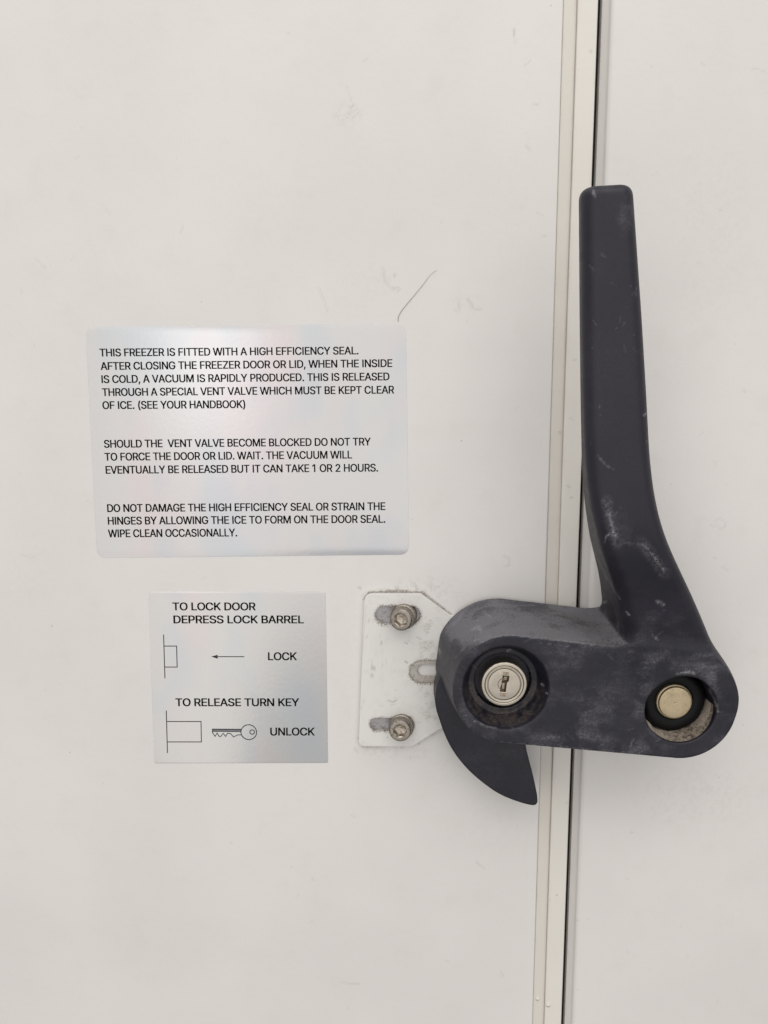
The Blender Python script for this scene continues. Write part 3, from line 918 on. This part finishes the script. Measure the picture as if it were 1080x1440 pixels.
# the lever: rows of (photo row, left edge, right edge, front height, back height)
rows = [(225, 815, 889, 186, 146), (262, 815, 892, 186, 146), (450, 816.5, 905, 186, 144), (560, 818, 911.5, 186, 142), (640, 820, 915.5, 186, 138),
        (690, 823, 921, 185.5, 130), (735, 829.5, 930.5, 184, 118), (770, 836, 943, 179, 100), (800, 845, 957, 171, 80), (840, 855, 976, 157.5, 45), (880, 860, 993, 145, 14),
        (920, 870, 1009, 135, 4), (955, 885, 1022, 128, 2), (990, 900, 1030, 122, 2)]
rv, rl, rr_, rf, rb = [], [], [], [], []
for (y, xl, xr, f_, bk) in rows:
    mid_h = 0.5 * (f_ + bk)
    ul, v1 = uv(xl, y, mid_h); ur, v2 = uv(xr, y, f_ - 9)
    rv.append(v2); rl.append(ul); rr_.append(ur); rf.append(f_); rb.append(bk)
o_ = np.argsort(rv)
rv = np.array(rv)[o_]
fine_v = np.arange(-520, 520, 2.0)


def curve_of(vals):
    y = np.interp(fine_v, rv, np.array(vals)[o_])
    ker = np.exp(-0.5 * (np.arange(-20, 21) / 7.0) ** 2); ker /= ker.sum()
    yp = np.pad(y, 20, mode='edge')
    return np.interp(HV, fine_v, np.convolve(yp, ker, 'valid')).astype(np.float32)


cl, crr, cf, cb = curve_of(rl), curve_of(rr_), curve_of(rf), curve_of(rb)
slope = np.gradient((cl + crr) / 2, HV)
cosl = 1 / np.sqrt(1 + slope ** 2)
uc = ((cl + crr) / 2)[None, :, None]; hw = (((crr - cl) / 2))[None, :, None]
wc = ((cf + cb) / 2)[None, :, None]; hd = ((cf - cb) / 2)[None, :, None]
RR = 18.0
qx = np.abs(U3 - uc) - hw + RR
qw = np.abs(W3 - wc) - hd + RR
lev = np.hypot(np.maximum(qx, 0), np.maximum(qw, 0)) + np.minimum(np.maximum(qx, qw), 0) - RR
lev = lev * cosl[None, :, None]
v_tip = uv(855, 258, 180)[1]
lev = smax(lev, V3 + (U3 - 265) * -0.055 - v_tip, 13.0)
lev = smax(lev, -228 - V3, 34.0)
lev = smax(lev, 4 - W3, 2.0)
solid = smin(body, lev, 30.0)
del side, body, lev, qx, qw

# bore of the lock: flared mouth, ledge, straight well
BC = uv(711.6, 968.5, WF)
rad = np.hypot(HU[:, None] - BC[0], HV[None, :] - BC[1])[:, :, None].astype(np.float32)
mouth = 61.5 * kf
cone = (rad - (45.5 + (mouth - 45.5) * np.clip((W3 - 103) / (WF - 103), 0, 1.3))) * 0.9
cone = smax(cone, 103 - W3, 2.0)
well = np.maximum(rad - 37.5, 92 - W3)
solid = smax(solid, -np.minimum(cone, well), 2.0)
# bore over the pivot pin
PB = uv(956.7, 996.5, 130)
rad = np.hypot(HU[:, None] - PB[0], HV[None, :] - PB[1])[:, :, None].astype(np.float32)
solid = smax(solid, -np.maximum(rad - 50.5 * kf, 78 - W3), 2.0)
rad2 = rad
del cone, well


def surface_nets(f, ax0, ax1, ax2):
    n0, n1, n2 = f.shape
    ins = f < 0
    c = [ins[i:n0 - 1 + i, j:n1 - 1 + j, k:n2 - 1 + k] for i in (0, 1) for j in (0, 1) for k in (0, 1)]
    allin = np.logical_and.reduce(c); anyin = np.logical_or.reduce(c)
    act = np.argwhere(anyin & ~allin)
    idx = np.full((n0 - 1, n1 - 1, n2 - 1), -1, np.int32)
    idx[act[:, 0], act[:, 1], act[:, 2]] = np.arange(len(act))
    acc = np.zeros((len(act), 3)); cnt = np.zeros(len(act))
    corners = [(i, j, k) for i in (0, 1) for j in (0, 1) for k in (0, 1)]
    val = {cn: f[act[:, 0] + cn[0], act[:, 1] + cn[1], act[:, 2] + cn[2]].astype(np.float64) for cn in corners}
    for cn in corners:
        for axis in range(3):
            if cn[axis] == 1: continue
            c2 = list(cn); c2[axis] = 1; c2 = tuple(c2)
            a, b = val[cn], val[c2]
            m = (a < 0) != (b < 0)
            t = a[m] / (a[m] - b[m])
            p = np.tile(np.array(cn, float), (m.sum(), 1)); p[:, axis] += t
            acc[m] += p; cnt[m] += 1
    P = act + acc / cnt[:, None]
    verts = np.stack([ax0[0] + P[:, 0] * STEP, ax1[0] + P[:, 1] * STEP, ax2[0] + P[:, 2] * STEP], 1)
    quads = []
    for axis in range(3):
        sl0 = [slice(None)] * 3; sl1 = [slice(None)] * 3
        sl0[axis] = slice(0, -1); sl1[axis] = slice(1, None)
        s0, s1 = ins[tuple(sl0)], ins[tuple(sl1)]
        ed = np.argwhere(s0 != s1)
        o1, o2 = (axis + 1) % 3, (axis + 2) % 3
        lim = [n0 - 1, n1 - 1, n2 - 1]
        ok = (ed[:, o1] > 0) & (ed[:, o2] > 0) & (ed[:, o1] < lim[o1]) & (ed[:, o2] < lim[o2])
        ed = ed[ok]
        flip = s0[ed[:, 0], ed[:, 1], ed[:, 2]]

        def cell(d1, d2):
            e_ = ed.copy(); e_[:, o1] += d1; e_[:, o2] += d2
            return idx[e_[:, 0], e_[:, 1], e_[:, 2]]
        q = np.stack([cell(-1, -1), cell(0, -1), cell(0, 0), cell(-1, 0)], 1)
        q[~flip] = q[~flip][:, ::-1]
        quads.append(q)
    return verts, np.concatenate(quads)


hv, hq = surface_nets(solid, HU, HV, HW)
# the frame (u, v, w) maps to (x, z, -y): keep the faces pointing outwards
me = mesh_np('handle_body', hv, hq, True, None)
del solid

handle = thing('door_handle', LC[0], LC[1], 0, 'black plastic locking handle with a tall bent lever across the seam', 'door handle')
u_, v_, w_ = hv.T
px_, py_ = proj(u_, v_, w_)
nrm = np.empty(len(hv) * 3, np.float32); me.vertices.foreach_get('normal', nrm); nrm = nrm.reshape(-1, 3)
n_up, n_out = nrm[:, 2], -nrm[:, 1]
nz = fbm(u_, v_, w_, 22.0, 5)
nf = fbm(u_, v_, w_, 6.0, 4)
ns = fbm(u_ + 50, v_, w_, 4.0, 3)
# chalky dust: heavy on the lower body and on top, where light from above is painted in too, thin on the lever
dust_and_light = np.full(len(hv), 0.04)
lever_light = (1 - sstep(735, 810, py_ + 0.25 * (px_ - 880))) * (0.8 + 0.4 * nz)  # paints the upper lever lighter, as light falls on its front
low = sstep(800, 900, py_ + 30 * (nz - 0.5) - 0.28 * (px_ - 850) * (px_ > 850))
dust_and_light = np.maximum(dust_and_light, low * (0.06 + 0.22 * sstep(0.40, 0.72, nz)))
ledge = low * sstep(0.25, 0.8, n_up) * (1 - sstep(885, 925, py_ + 24 * (nz - 0.5)))
dust_and_light = np.maximum(dust_and_light, ledge * (2.2 + 1.0 * sstep(0.3, 0.7, nz)))  # ledge dust, raised further to paint in overhead light
leftw = low * sstep(0.2, 0.8, -nrm[:, 0]) * (1 - sstep(690, 730, px_))
dust_and_light = np.maximum(dust_and_light, leftw * 0.45 * (0.5 + 0.6 * nz))
for cx, cy, rx, ry, a in ((800, 872, 85, 26, 1.25), (845, 890, 45, 34, 0.85), (930, 930, 45, 22, 0.75), (905, 965, 22, 38, 0.75), (975, 938, 60, 12, 0.7), (830, 990, 80, 55, 0.42),
                          (960, 925, 60, 20, 0.45), (662, 868, 46, 22, 0.7), (1000, 950, 24, 30, 0.6), (800, 1035, 90, 20, 0.55), (900, 1050, 70, 16, 0.45),
                          (872, 748, 30, 34, 0.35), (660, 1000, 30, 50, 0.3), (880, 300, 18, 40, 0.35), (840, 265, 30, 12, 0.3)):
    d = np.hypot((px_ - cx) / rx, (py_ - cy) / ry)
    dust_and_light = np.maximum(dust_and_light, a * (1 - sstep(0.15, 1.2, d)) * sstep(0.30, 0.62, nz))
dust_and_light *= 1 - 0.75 * (np.hypot(u_ - BC[0], v_ - BC[1]) < mouth - 1) * (w_ < 130)
# scratches, polished edges, and a faint highlight painted along the front top edge
wear = np.zeros(len(hv))
lines = [([(855, 716), (859, 735), (866, 757)], 2.2, 0.6), ([(853, 705), (859, 735), (868, 764)], 8, 0.16), ([(900, 762), (915, 779), (934, 806)], 9, 0.13), ([(866, 757), (885, 765), (903, 764)], 2.6, 0.12), ([(903, 764), (915, 777), (925, 790), (936, 806)], 1.7, 0.4),
         ([(840, 640), (850, 652), (862, 660)], 1.8, 0.22), ([(850, 762), (852, 755), (858, 750)], 1.4, 0.35), ([(924, 846), (932, 850)], 3.0, 0.4),
         ([(905, 584), (909, 582)], 1.4, 0.4), ([(834, 268), (836, 275)], 2.5, 0.35), ([(884, 260), (889, 264), (892, 272)], 2.4, 0.7), ([(894, 300), (895, 330)], 1.4, 0.45),
         ([(630, 1000), (655, 1028), (690, 1043)], 1.3, 0.45), ([(690, 1043), (760, 1048), (900, 1060)], 1.2, 0.25), ([(880, 860), (884, 864)], 1.6, 0.45),
         ([(762, 962), (764, 964)], 1.8, 0.85), ([(768, 974), (770, 975)], 1.5, 0.8), ([(713, 915), (718, 913)], 1.5, 0.5), ([(668, 1014), (684, 1021), (697, 1024)], 1.5, 0.35),
         ([(617, 913), (618, 918)], 2.0, 0.75), ([(614, 972), (615, 977)], 1.8, 0.7), ([(650, 862), (644, 872), (636, 880)], 2.2, 0.3), ([(664, 885), (672, 880), (676, 888)], 3.2, 0.4),
         ([(680, 860), (690, 868)], 1.2, 0.3), ([(800, 848), (840, 851), (852, 846)], 1.6, 0.5), ([(760, 905), (800, 909)], 1.0, 0.18), ([(917, 893), (925, 900)], 1.6, 0.3),
         ([(640, 925), (660, 903), (690, 894)], 1.2, 0.22), ([(952, 947), (970, 945), (978, 948)], 2.0, 0.6), ([(998, 970), (1006, 985), (1009, 1000)], 2.0, 0.5),
         ([(890, 1040), (886, 1050)], 1.6, 0.25), ([(846, 795), (858, 822), (872, 842)], 1.6, 0.22), ([(830, 760), (842, 790), (854, 815)], 1.4, 0.20)]
for pts, wd, st in lines:
    d = seg_dist(px_, py_, pts)
    m = d < wd * 3
    wear[m] = np.maximum(wear[m], st * (1 - sstep(wd * 0.3, wd * 1.4, d[m] + 3.5 * (nf[m] - 0.5))) * (0.35 + 0.9 * sstep(0.35, 0.65, ns[m])))
for k in range(60):
    x, y = random.uniform(640, 1030), random.uniform(850, 1065)
    a, l = random.uniform(-0.6, 0.9), random.uniform(1, 12)
    d = seg_dist(px_, py_, [(x, y), (x + l * math.cos(a), y + l * math.sin(a))])
    wear = np.maximum(wear, random.uniform(0.06, 0.18) * (1 - sstep(0.4, 1.3, d)))
for k in range(26):
    x, y = random.uniform(825, 910), random.uniform(290, 740)
    a, l = random.uniform(0.6, 2.2), random.uniform(1, 12)
    d = seg_dist(px_, py_, [(x, y), (x + l * math.cos(a), y + l * math.sin(a))])
    wear = np.maximum(wear, random.uniform(0.05, 0.16) * (1 - sstep(0.5, 1.5, d)))
rb_ = np.hypot(u_ - BC[0], v_ - BC[1])
brown = 0.42 * (rb_ < mouth - 2) * (w_ < 130) * (w_ > 101) * sstep(-0.1, 0.5, n_up + 0.35 * (w_ < 106) * (v_ < BC[1])) * sstep(0.30, 0.60, nf) * (1 - sstep(116, 131, w_) * 0.5)
brown = np.maximum(brown, 0.40 * ledge * (np.abs(px_ - 815) < 50) * sstep(0.40, 0.62, nf))
set_attr(me, 'lever_light', lever_light); set_attr(me, 'dust_and_light', dust_and_light); set_attr(me, 'wear', wear); set_attr(me, 'brown', brown)
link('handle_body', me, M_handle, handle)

# --- the hooked claw under the body
HB = 58.0
claw = img([(660, 930), (622, 950), (612, 985), (620, 1019), (631, 1046), (645, 1068), (662, 1087), (682, 1104), (703, 1118), (727, 1128), (748, 1133.5),
            (755.5, 1131), (756.3, 1122), (753.5, 1107), (749, 1087), (744, 1068), (740, 1050), (739, 1030), (735, 1000), (700, 960)], HB)
claw = spline_loop(claw, 6)
me = outline_mesh('latch_claw', [claw], 14.0, HB, 3.5, 5)
n_ = len(me.vertices)
co = np.empty(n_ * 3, np.float32); me.vertices.foreach_get('co', co); co = co.reshape(-1, 3) / S
set_attr(me, 'lever_light', np.zeros(n_)); set_attr(me, 'dust_and_light', 0.03 + 0.12 * fbm(co[:, 0], co[:, 2], co[:, 1], 20.0, 4)); set_attr(me, 'wear', np.zeros(n_)); set_attr(me, 'brown', np.zeros(n_))
link('latch_claw', me, M_handle, handle)

# --- lock barrel, plug and keyway
BW = 117.0
prof = [(29.9, 70), (29.9, BW - 1.2), (29.2, BW - 0.3), (28.4, BW), (26.0, BW), (25.6, BW - 0.3), (25.3, BW - 1.6), (24.9, BW - 0.4), (24.4, BW),
        (22.4, BW - 0.2), (22.0, BW - 0.6), (21.8, BW - 3.2), (20.9, BW - 3.2)]
bar = link('lock_barrel', lathe('lock_barrel', prof, BC[0], BC[1], 96, sharp=35), M_lock, handle)
ca, sa = math.cos(math.radians(-6)), math.sin(math.radians(-6))


def rot(pts, cx=BC[0], cy=BC[1]):
    return [(cx + x * ca - y * sa, cy + x * sa + y * ca) for x, y in pts]


slot = rot([(-4.2, -10.5), (3.2, -10.5), (3.2, 2.5), (5.2, 4.5), (5.2, 11.5), (-3.2, 11.5), (-3.2, -2), (-4.2, -3)])
plug = link('lock_plug', outline_mesh('lock_plug', [circle(BC[0], BC[1], 20.9, 72), slot], BW - 9, BW - 0.7, 0.7, 3), M_lock, bar)
link('keyway', outline_mesh('keyway', [rot([(-6, -13), (7, -13), (7, 14), (-6, 14)])], BW - 10, BW - 9.2, 0), M_lockdark, bar)
link('shutter', outline_mesh('shutter', [rot([(-2.0, -8.0), (1.6, -8.0), (1.6, 0.4), (-2.0, 0.4)]), rot([(-0.8, 4.4), (3.2, 4.4), (3.2, 9.2), (-0.8, 9.2)])], BW - 8.5, BW - 5.0, 0.4), M_shutter, bar)
# milled pads above and below the keyway, a hair lower than a label's thickness
for y0, y1 in ((12.6, 17.0), (-16.6, -11.6)):
    link('milled_pad', outline_mesh('milled_pad', [rot([(-3.9, y0), (4.1, y0), (4.1, y1), (-3.9, y1)])], BW - 0.75, BW - 0.35, 0.1), M_shutter, bar)
# half-round finger dimple beside the keyway
th = np.linspace(0.45 * math.pi, 1.5 * math.pi, 20)
ring = [(8.6 * math.cos(t), 8.6 * math.sin(t)) for t in th] + [(7.7 * math.cos(t), 7.7 * math.sin(t)) for t in th[::-1]]
ring = [(x, y) for x, y in ring]
link('engraved_arc', outline_mesh('engraved_arc', [rot(ring)], BW - 0.72, BW - 0.5, 0), M_lockdark, bar)

# --- pivot pin, its bushing and the broken filler in the bore
PP = uv(949.0, 987.5, 112)
bx, by = PP
kb = 0.895
wob = lambda th, h: 1 + 0.02 * np.sin(3 * th + 1.0) + 0.012 * np.sin(7 * th)
prof = [(43.6, 76), (42.8, 99), (40.2, 105.5), (35.5, 108), (28, 108), (24.6, 106.5), (24.2, 96), (24.2, 78)]
link('bushing', lathe('bushing', prof, bx + 1.0, by - 1.0, 80, wobble=wob, sharp=60), M_bush, handle)
prof = [(22.6, 76), (23.6, 109.5), (23.2, 110.4), (22.4, 110.8), (21.7, 111.2), (21.4, 113.2), (20.8, 114.0), (19.4, 114.4), (12, 114.5), (1.6, 114.5), (1.1, 114.1), (0.05, 114.0)]
link('pivot_pin', lathe('pivot_pin', prof, bx, by, 80, sharp=35), M_pin, handle)
# filler: a crumbling crescent sloping from the rim down to the bushing
n, m = 90, 14
angs = np.radians(np.linspace(2, -150, n))
Vf = []
for i, a in enumerate(angs):
    fr = i / (n - 1)
    wide = math.sin(math.pi * min(1, max(0, fr * 0.98 + 0.01))) ** 0.8
    r_out = 50.5 * kf - 0.1
    nz1 = fbm(np.array([i * 1.0]), np.array([3.3]), np.array([1.1]), 9.0, 3)[0] - 0.5
    r_in = r_out - (1.4 + 3.9 * wide * (0.8 + 0.2 * math.sin(fr * 5)) + 5 * nz1)
    for j in range(m):
        t = j / (m - 1)
        r_ = r_out + (r_in - r_out) * t
        hgt = 128.5 - 9 * (1 - wide) - (8 + 7 * wide) * t ** 0.8
        hgt += 3.0 * (fbm(np.array([r_ * math.cos(a) + 90]), np.array([r_ * math.sin(a) + 90]), np.array([5.0]), 6.0, 4)[0] - 0.5)
        if j == m - 1: hgt = 80
        Vf.append((PB[0] + r_ * math.cos(a), PB[1] + r_ * math.sin(a), hgt))
q = [(i * m + j, i * m + j + 1, (i + 1) * m + j + 1, (i + 1) * m + j) for i in range(n - 1) for j in range(m - 1)]
me = mesh_np('broken_filler', Vf, [t[::-1] for t in q], True, 50)
fa = np.repeat(np.linspace(0, 1, n), m); ft = np.tile(np.linspace(0, 1, m), n)
set_attr(me, 'pale', np.maximum(sstep(0.55, 0.80, fa) * 0.9, (1 - sstep(0.10, 0.42, fa)) * sstep(0.35, 0.6, ft)))
link('broken_filler', me, M_filler, handle)

# ================================================================== stickers
SH = 0.32          # thickness of a sticker
TH = 0.48         # height of the print


def fill_glyph(contours, fat=20.0, tall=9.0):
    """closed outlines -> trapezoids, band by band (non-zero winding), with a little extra weight sideways"""
    ys = sorted({y for c in contours for y in c[1::2]} | set(range(0, 520, 24)))
    ys = [y for i, y in enumerate(ys) if i == 0 or y > ys[i - 1]]
    edges = []
    for c in contours:
        P = list(zip(c[0::2], c[1::2]))
        for (xa, ya), (xb, yb) in zip(P, P[1:] + P[:1]):
            if ya != yb: edges.append((xa, ya, xb, yb))
    quads = []
    for y0, y1 in zip(ys[:-1], ys[1:]):
        ym = 0.5 * (y0 + y1)
        hit = []
        for xa, ya, xb, yb in edges:
            if min(ya, yb) <= y0 and max(ya, yb) >= y1:
                f_ = lambda y: xa + (xb - xa) * (y - ya) / (yb - ya)
                hit.append((f_(ym), f_(y0), f_(y1), 1 if yb > ya else -1))
        hit.sort()
        wnd, start = 0, None
        for xm, xl, xh, d in hit:
            if wnd == 0: start = (xl, xh)
            wnd += d
            if wnd == 0:
                quads.append(((start[0] - fat, y0 - tall), (xl + fat, y0 - tall), (xh + fat, y1 + tall), (start[1] - fat, y1 + tall)))
    return quads


def widen(cs, adv, k=1.04):
    return [[(adv / 2 + (v - adv / 2) * k) if i % 2 == 0 else v for i, v in enumerate(c)] for c in cs]


GLYPH_QUADS = {ch: (adv, fill_glyph(widen(cs, adv))) for ch, (adv, cs) in GLYPHS.items()}


def text_mesh(lines, cap_px, h=TH):
    """lines of capitals, each set between two photo points, as one printed mesh"""
    V, T = [], []
    for s, p0, p1 in lines:
        (x0, y0), (x1, y1) = uv(*p0, h), uv(*p1, h)
        adv, first, last, glyphs = 0, None, 0, []
        for ch in s:
            w_, qs = GLYPH_QUADS[ch]
            if qs:
                xs = [p[0] for q in qs for p in q]
                if first is None: first = min(xs) + adv
                last = max(last, max(xs) + adv)
            glyphs.append((adv, qs)); adv += w_
        ln = math.hypot(x1 - x0, y1 - y0)
        kx = ln / (last - first)
        ky = (uv(p0[0], p0[1] - cap_px, h)[1] - y0) / 509.0
        c, s_ = (x1 - x0) / ln, (y1 - y0) / ln
        for a, qs in glyphs:
            for q in qs:
                base = len(V)
                for x, y in q:
                    xx_, yy_ = (x + a - first) * kx, y * ky
                    V.append((x0 + xx_ * c - yy_ * s_, y0 + xx_ * s_ + yy_ * c, h))
                T.append((base, base + 1, base + 2, base + 3))
    return mesh_np('lettering', V, T, False)


def stroke(pts, wd, h=TH, closed=False, taper=False):
    """a printed line as a thin outline; pts in photo pixels"""
    P = [np.array(uv(x, y, h)) for x, y in pts]
    res = []
    n = len(P)
    segs = [(P[i], P[(i + 1) % n]) for i in range(n if closed else n - 1)]
    for a, b in segs:
        d = b - a; l = np.linalg.norm(d); d = d / l
        nn_ = np.array([-d[1], d[0]]) * wd / 2
        e_ = d * wd / 2
        res.append([tuple(a - e_ + nn_), tuple(a - e_ - nn_), tuple(b + e_ - nn_), tuple(b + e_ + nn_)])
    return res


def ring_stroke(cx, cy, r, wd, h=TH):
    c0 = uv(cx, cy, h)
    k = uv(cx + 1, cy, h)[0] - c0[0]
    return [circle(c0[0], c0[1], (r + wd / 2) * k, 40), circle(c0[0], c0[1], (r - wd / 2) * k, 40)[::-1]]


def print_mesh(name, groups, parent, mat=None, offset=0.0):
    """each group is filled on its own so crossing strokes do not cancel out; joined into one printed mesh"""
    bm = bmesh.new()
    for i, g in enumerate(groups):
        m_ = outline_mesh(name, g, TH + 0.004 * i, TH + 0.004 * i, 0.0, 1, offset)
        bm.from_mesh(m_); bpy.data.meshes.remove(m_)
    me = bpy.data.meshes.new(name)
    bmesh.ops.recalc_face_normals(bm, faces=bm.faces)
    bm.to_mesh(me); bm.free()
    return link(name, me, mat or M_ink, parent)


st1 = thing('instruction_sticker', *uv(350, 620, 0), 0, 'large silver foil sticker with three paragraphs about the high efficiency freezer seal', 'sticker')
me = outline_mesh('foil', [round_poly(img([(120.5, 459.5), (571, 455), (575, 780), (136.3, 784.5)], SH), [15, 17, 14, 14], 8)], 0.06, SH, 0.08, 2)
link('foil', me, M_foil, st1)
LINES = [
    ("THIS FREEZER IS FITTED WITH A HIGH EFFICIENCY SEAL.", (140.2, 501.2), (504.2, 498.2)),
    ("AFTER CLOSING THE FREEZER DOOR OR LID, WHEN THE INSIDE", (141.6, 520.2), (551.8, 516)),
    ("IS COLD, A VACUUM IS RAPIDLY PRODUCED. THIS IS RELEASED", (142.9, 538.6), (547.8, 534.7)),
    ("THROUGH A SPECIAL VENT VALVE WHICH MUST BE KEPT CLEAR", (143.8, 556.9), (554.4, 553.3)),
    ("OF ICE. (SEE YOUR HANDBOOK)", (144.2, 575.2), (345.1, 573.7)),
    ("SHOULD THE  VENT VALVE BECOME BLOCKED DO NOT TRY", (146.4, 629.6), (521.6, 626.3)),
    ("TO FORCE THE DOOR OR LID. WAIT. THE VACUUM WILL", (147.3, 647.8), (495.3, 644.6)),
    ("EVENTUALLY BE RELEASED BUT IT CAN TAKE 1 OR 2 HOURS.", (148.7, 666.2), (531.8, 663.0)),
    ("DO NOT DAMAGE THE HIGH EFFICIENCY SEAL OR STRAIN THE", (150.9, 720), (542, 717.2)),
    ("HINGES BY ALLOWING THE ICE TO FORM ON THE DOOR SEAL.", (151.8, 737.8), (542, 735)),
    ("WIPE CLEAN OCCASIONALLY.", (152.2, 755.6), (333.6, 754.2)),
]
link('lettering', text_mesh(LINES, 10.7), M_ink, st1)

st2 = thing('lock_sticker', *uv(336, 950, 0), 0, 'small square silver foil sticker with lock and unlock drawings and a key', 'sticker')
me = outline_mesh('foil', [round_poly(img([(209, 832), (458, 831.5), (461.5, 1073), (217, 1073.5)], SH), [5, 4, 3, 3], 6)], 0.06, SH, 0.08, 2)
link('foil', me, M_foil_small, st2)
L2 = [("TO LOCK DOOR", (242.6, 858.2), (359.7, 858.2)), ("DEPRESS LOCK BARREL", (244, 876.5), (427.4, 876.5)), ("LOCK", (376.9, 928.3), (417.7, 928.3)),
      ("TO RELEASE TURN KEY", (246.9, 993), (420.9, 993)), ("UNLOCK", (380.1, 1034.2), (442.7, 1034.2))]
link('lettering', text_mesh(L2, 10.7), M_ink, st2)
WD = 1.25
print_mesh('barrel_drawing', [stroke([(230, 893), (231.9, 953.4)], WD)] +
           [[s] for s in stroke([(231, 908.6), (248.3, 908.6), (249.1, 938.1), (231.7, 938.1)], WD)], st2)
print_mesh('barrel_drawing', [stroke([(233.8, 999.9), (235.4, 1058.4)], WD)] +
           [[s] for s in stroke([(234.6, 1014.7), (282.6, 1014.7), (283.2, 1043.4), (235.1, 1043.4)], WD)], st2)
print_mesh('arrow', [stroke([(304, 923.5), (342.8, 923.5)], WD), [img([(296.9, 923.4), (306.5, 920.7), (305.5, 923.4), (306.5, 926.4)], TH)]], st2)
q_ = lambda x, y: (190 + x * 0.26852, 820 + y * 0.26852)
teeth = [q_(*p) for p in ((405, 783), (419, 803), (429, 785), (440, 803), (449, 803), (461, 787), (474, 803), (484, 786), (500, 789), (515, 806), (538, 795), (553, 795))]
key = [ring_stroke(349.8, 1029.7, 11.0, WD), ring_stroke(354.6, 1029.5, 3.2, WD)]
key += [[s] for s in stroke(teeth, WD * 0.9)]
key += [stroke([q_(405, 765), q_(405, 783)], WD), stroke([q_(405, 765), q_(556, 766)], WD), stroke([q_(405, 777), q_(554, 778)], WD * 0.8)]
kd = print_mesh('key_drawing', key, st2)
M_hatch = rubber('hatch_ink', (0.16, 0.16, 0.17), 0.5)
link('key_shading', outline_mesh('key_shading', [img([q_(406, 766), q_(555, 767), q_(554, 777), q_(406, 776)], TH)], TH - 0.08, TH - 0.08, 0), M_hatch, kd)

# ================================================================== a stray hair at the corner of the large sticker
pts = [(560, 452), (560, 447), (563, 440), (572, 428), (583, 415), (596, 399), (606, 386), (614, 380)]
cu = bpy.data.curves.new('hair_strand', 'CURVE'); cu.dimensions = '3D'
sp = cu.splines.new('BEZIER'); sp.bezier_points.add(len(pts) - 1)
for i, (p, (x, y)) in enumerate(zip(sp.bezier_points, pts)):
    p.co = W(*uv(x, y, 0.9), 0.9); p.handle_left_type = p.handle_right_type = 'AUTO'
    p.radius = 1.0 if i < 4 else 1.0 - 0.15 * (i - 3)
cu.bevel_depth = 0.27 * S; cu.bevel_resolution = 2
tmp = bpy.data.objects.new('hair_strand', cu); col.objects.link(tmp)
dg = bpy.context.evaluated_depsgraph_get(); dg.update()
me = bpy.data.meshes.new_from_object(tmp.evaluated_get(dg))
bpy.data.objects.remove(tmp); bpy.data.curves.remove(cu)
hair = link('hair_strand', me, M_hair)
tag(hair, 'thin dark hair stuck to the panel above the large sticker corner', 'hair')
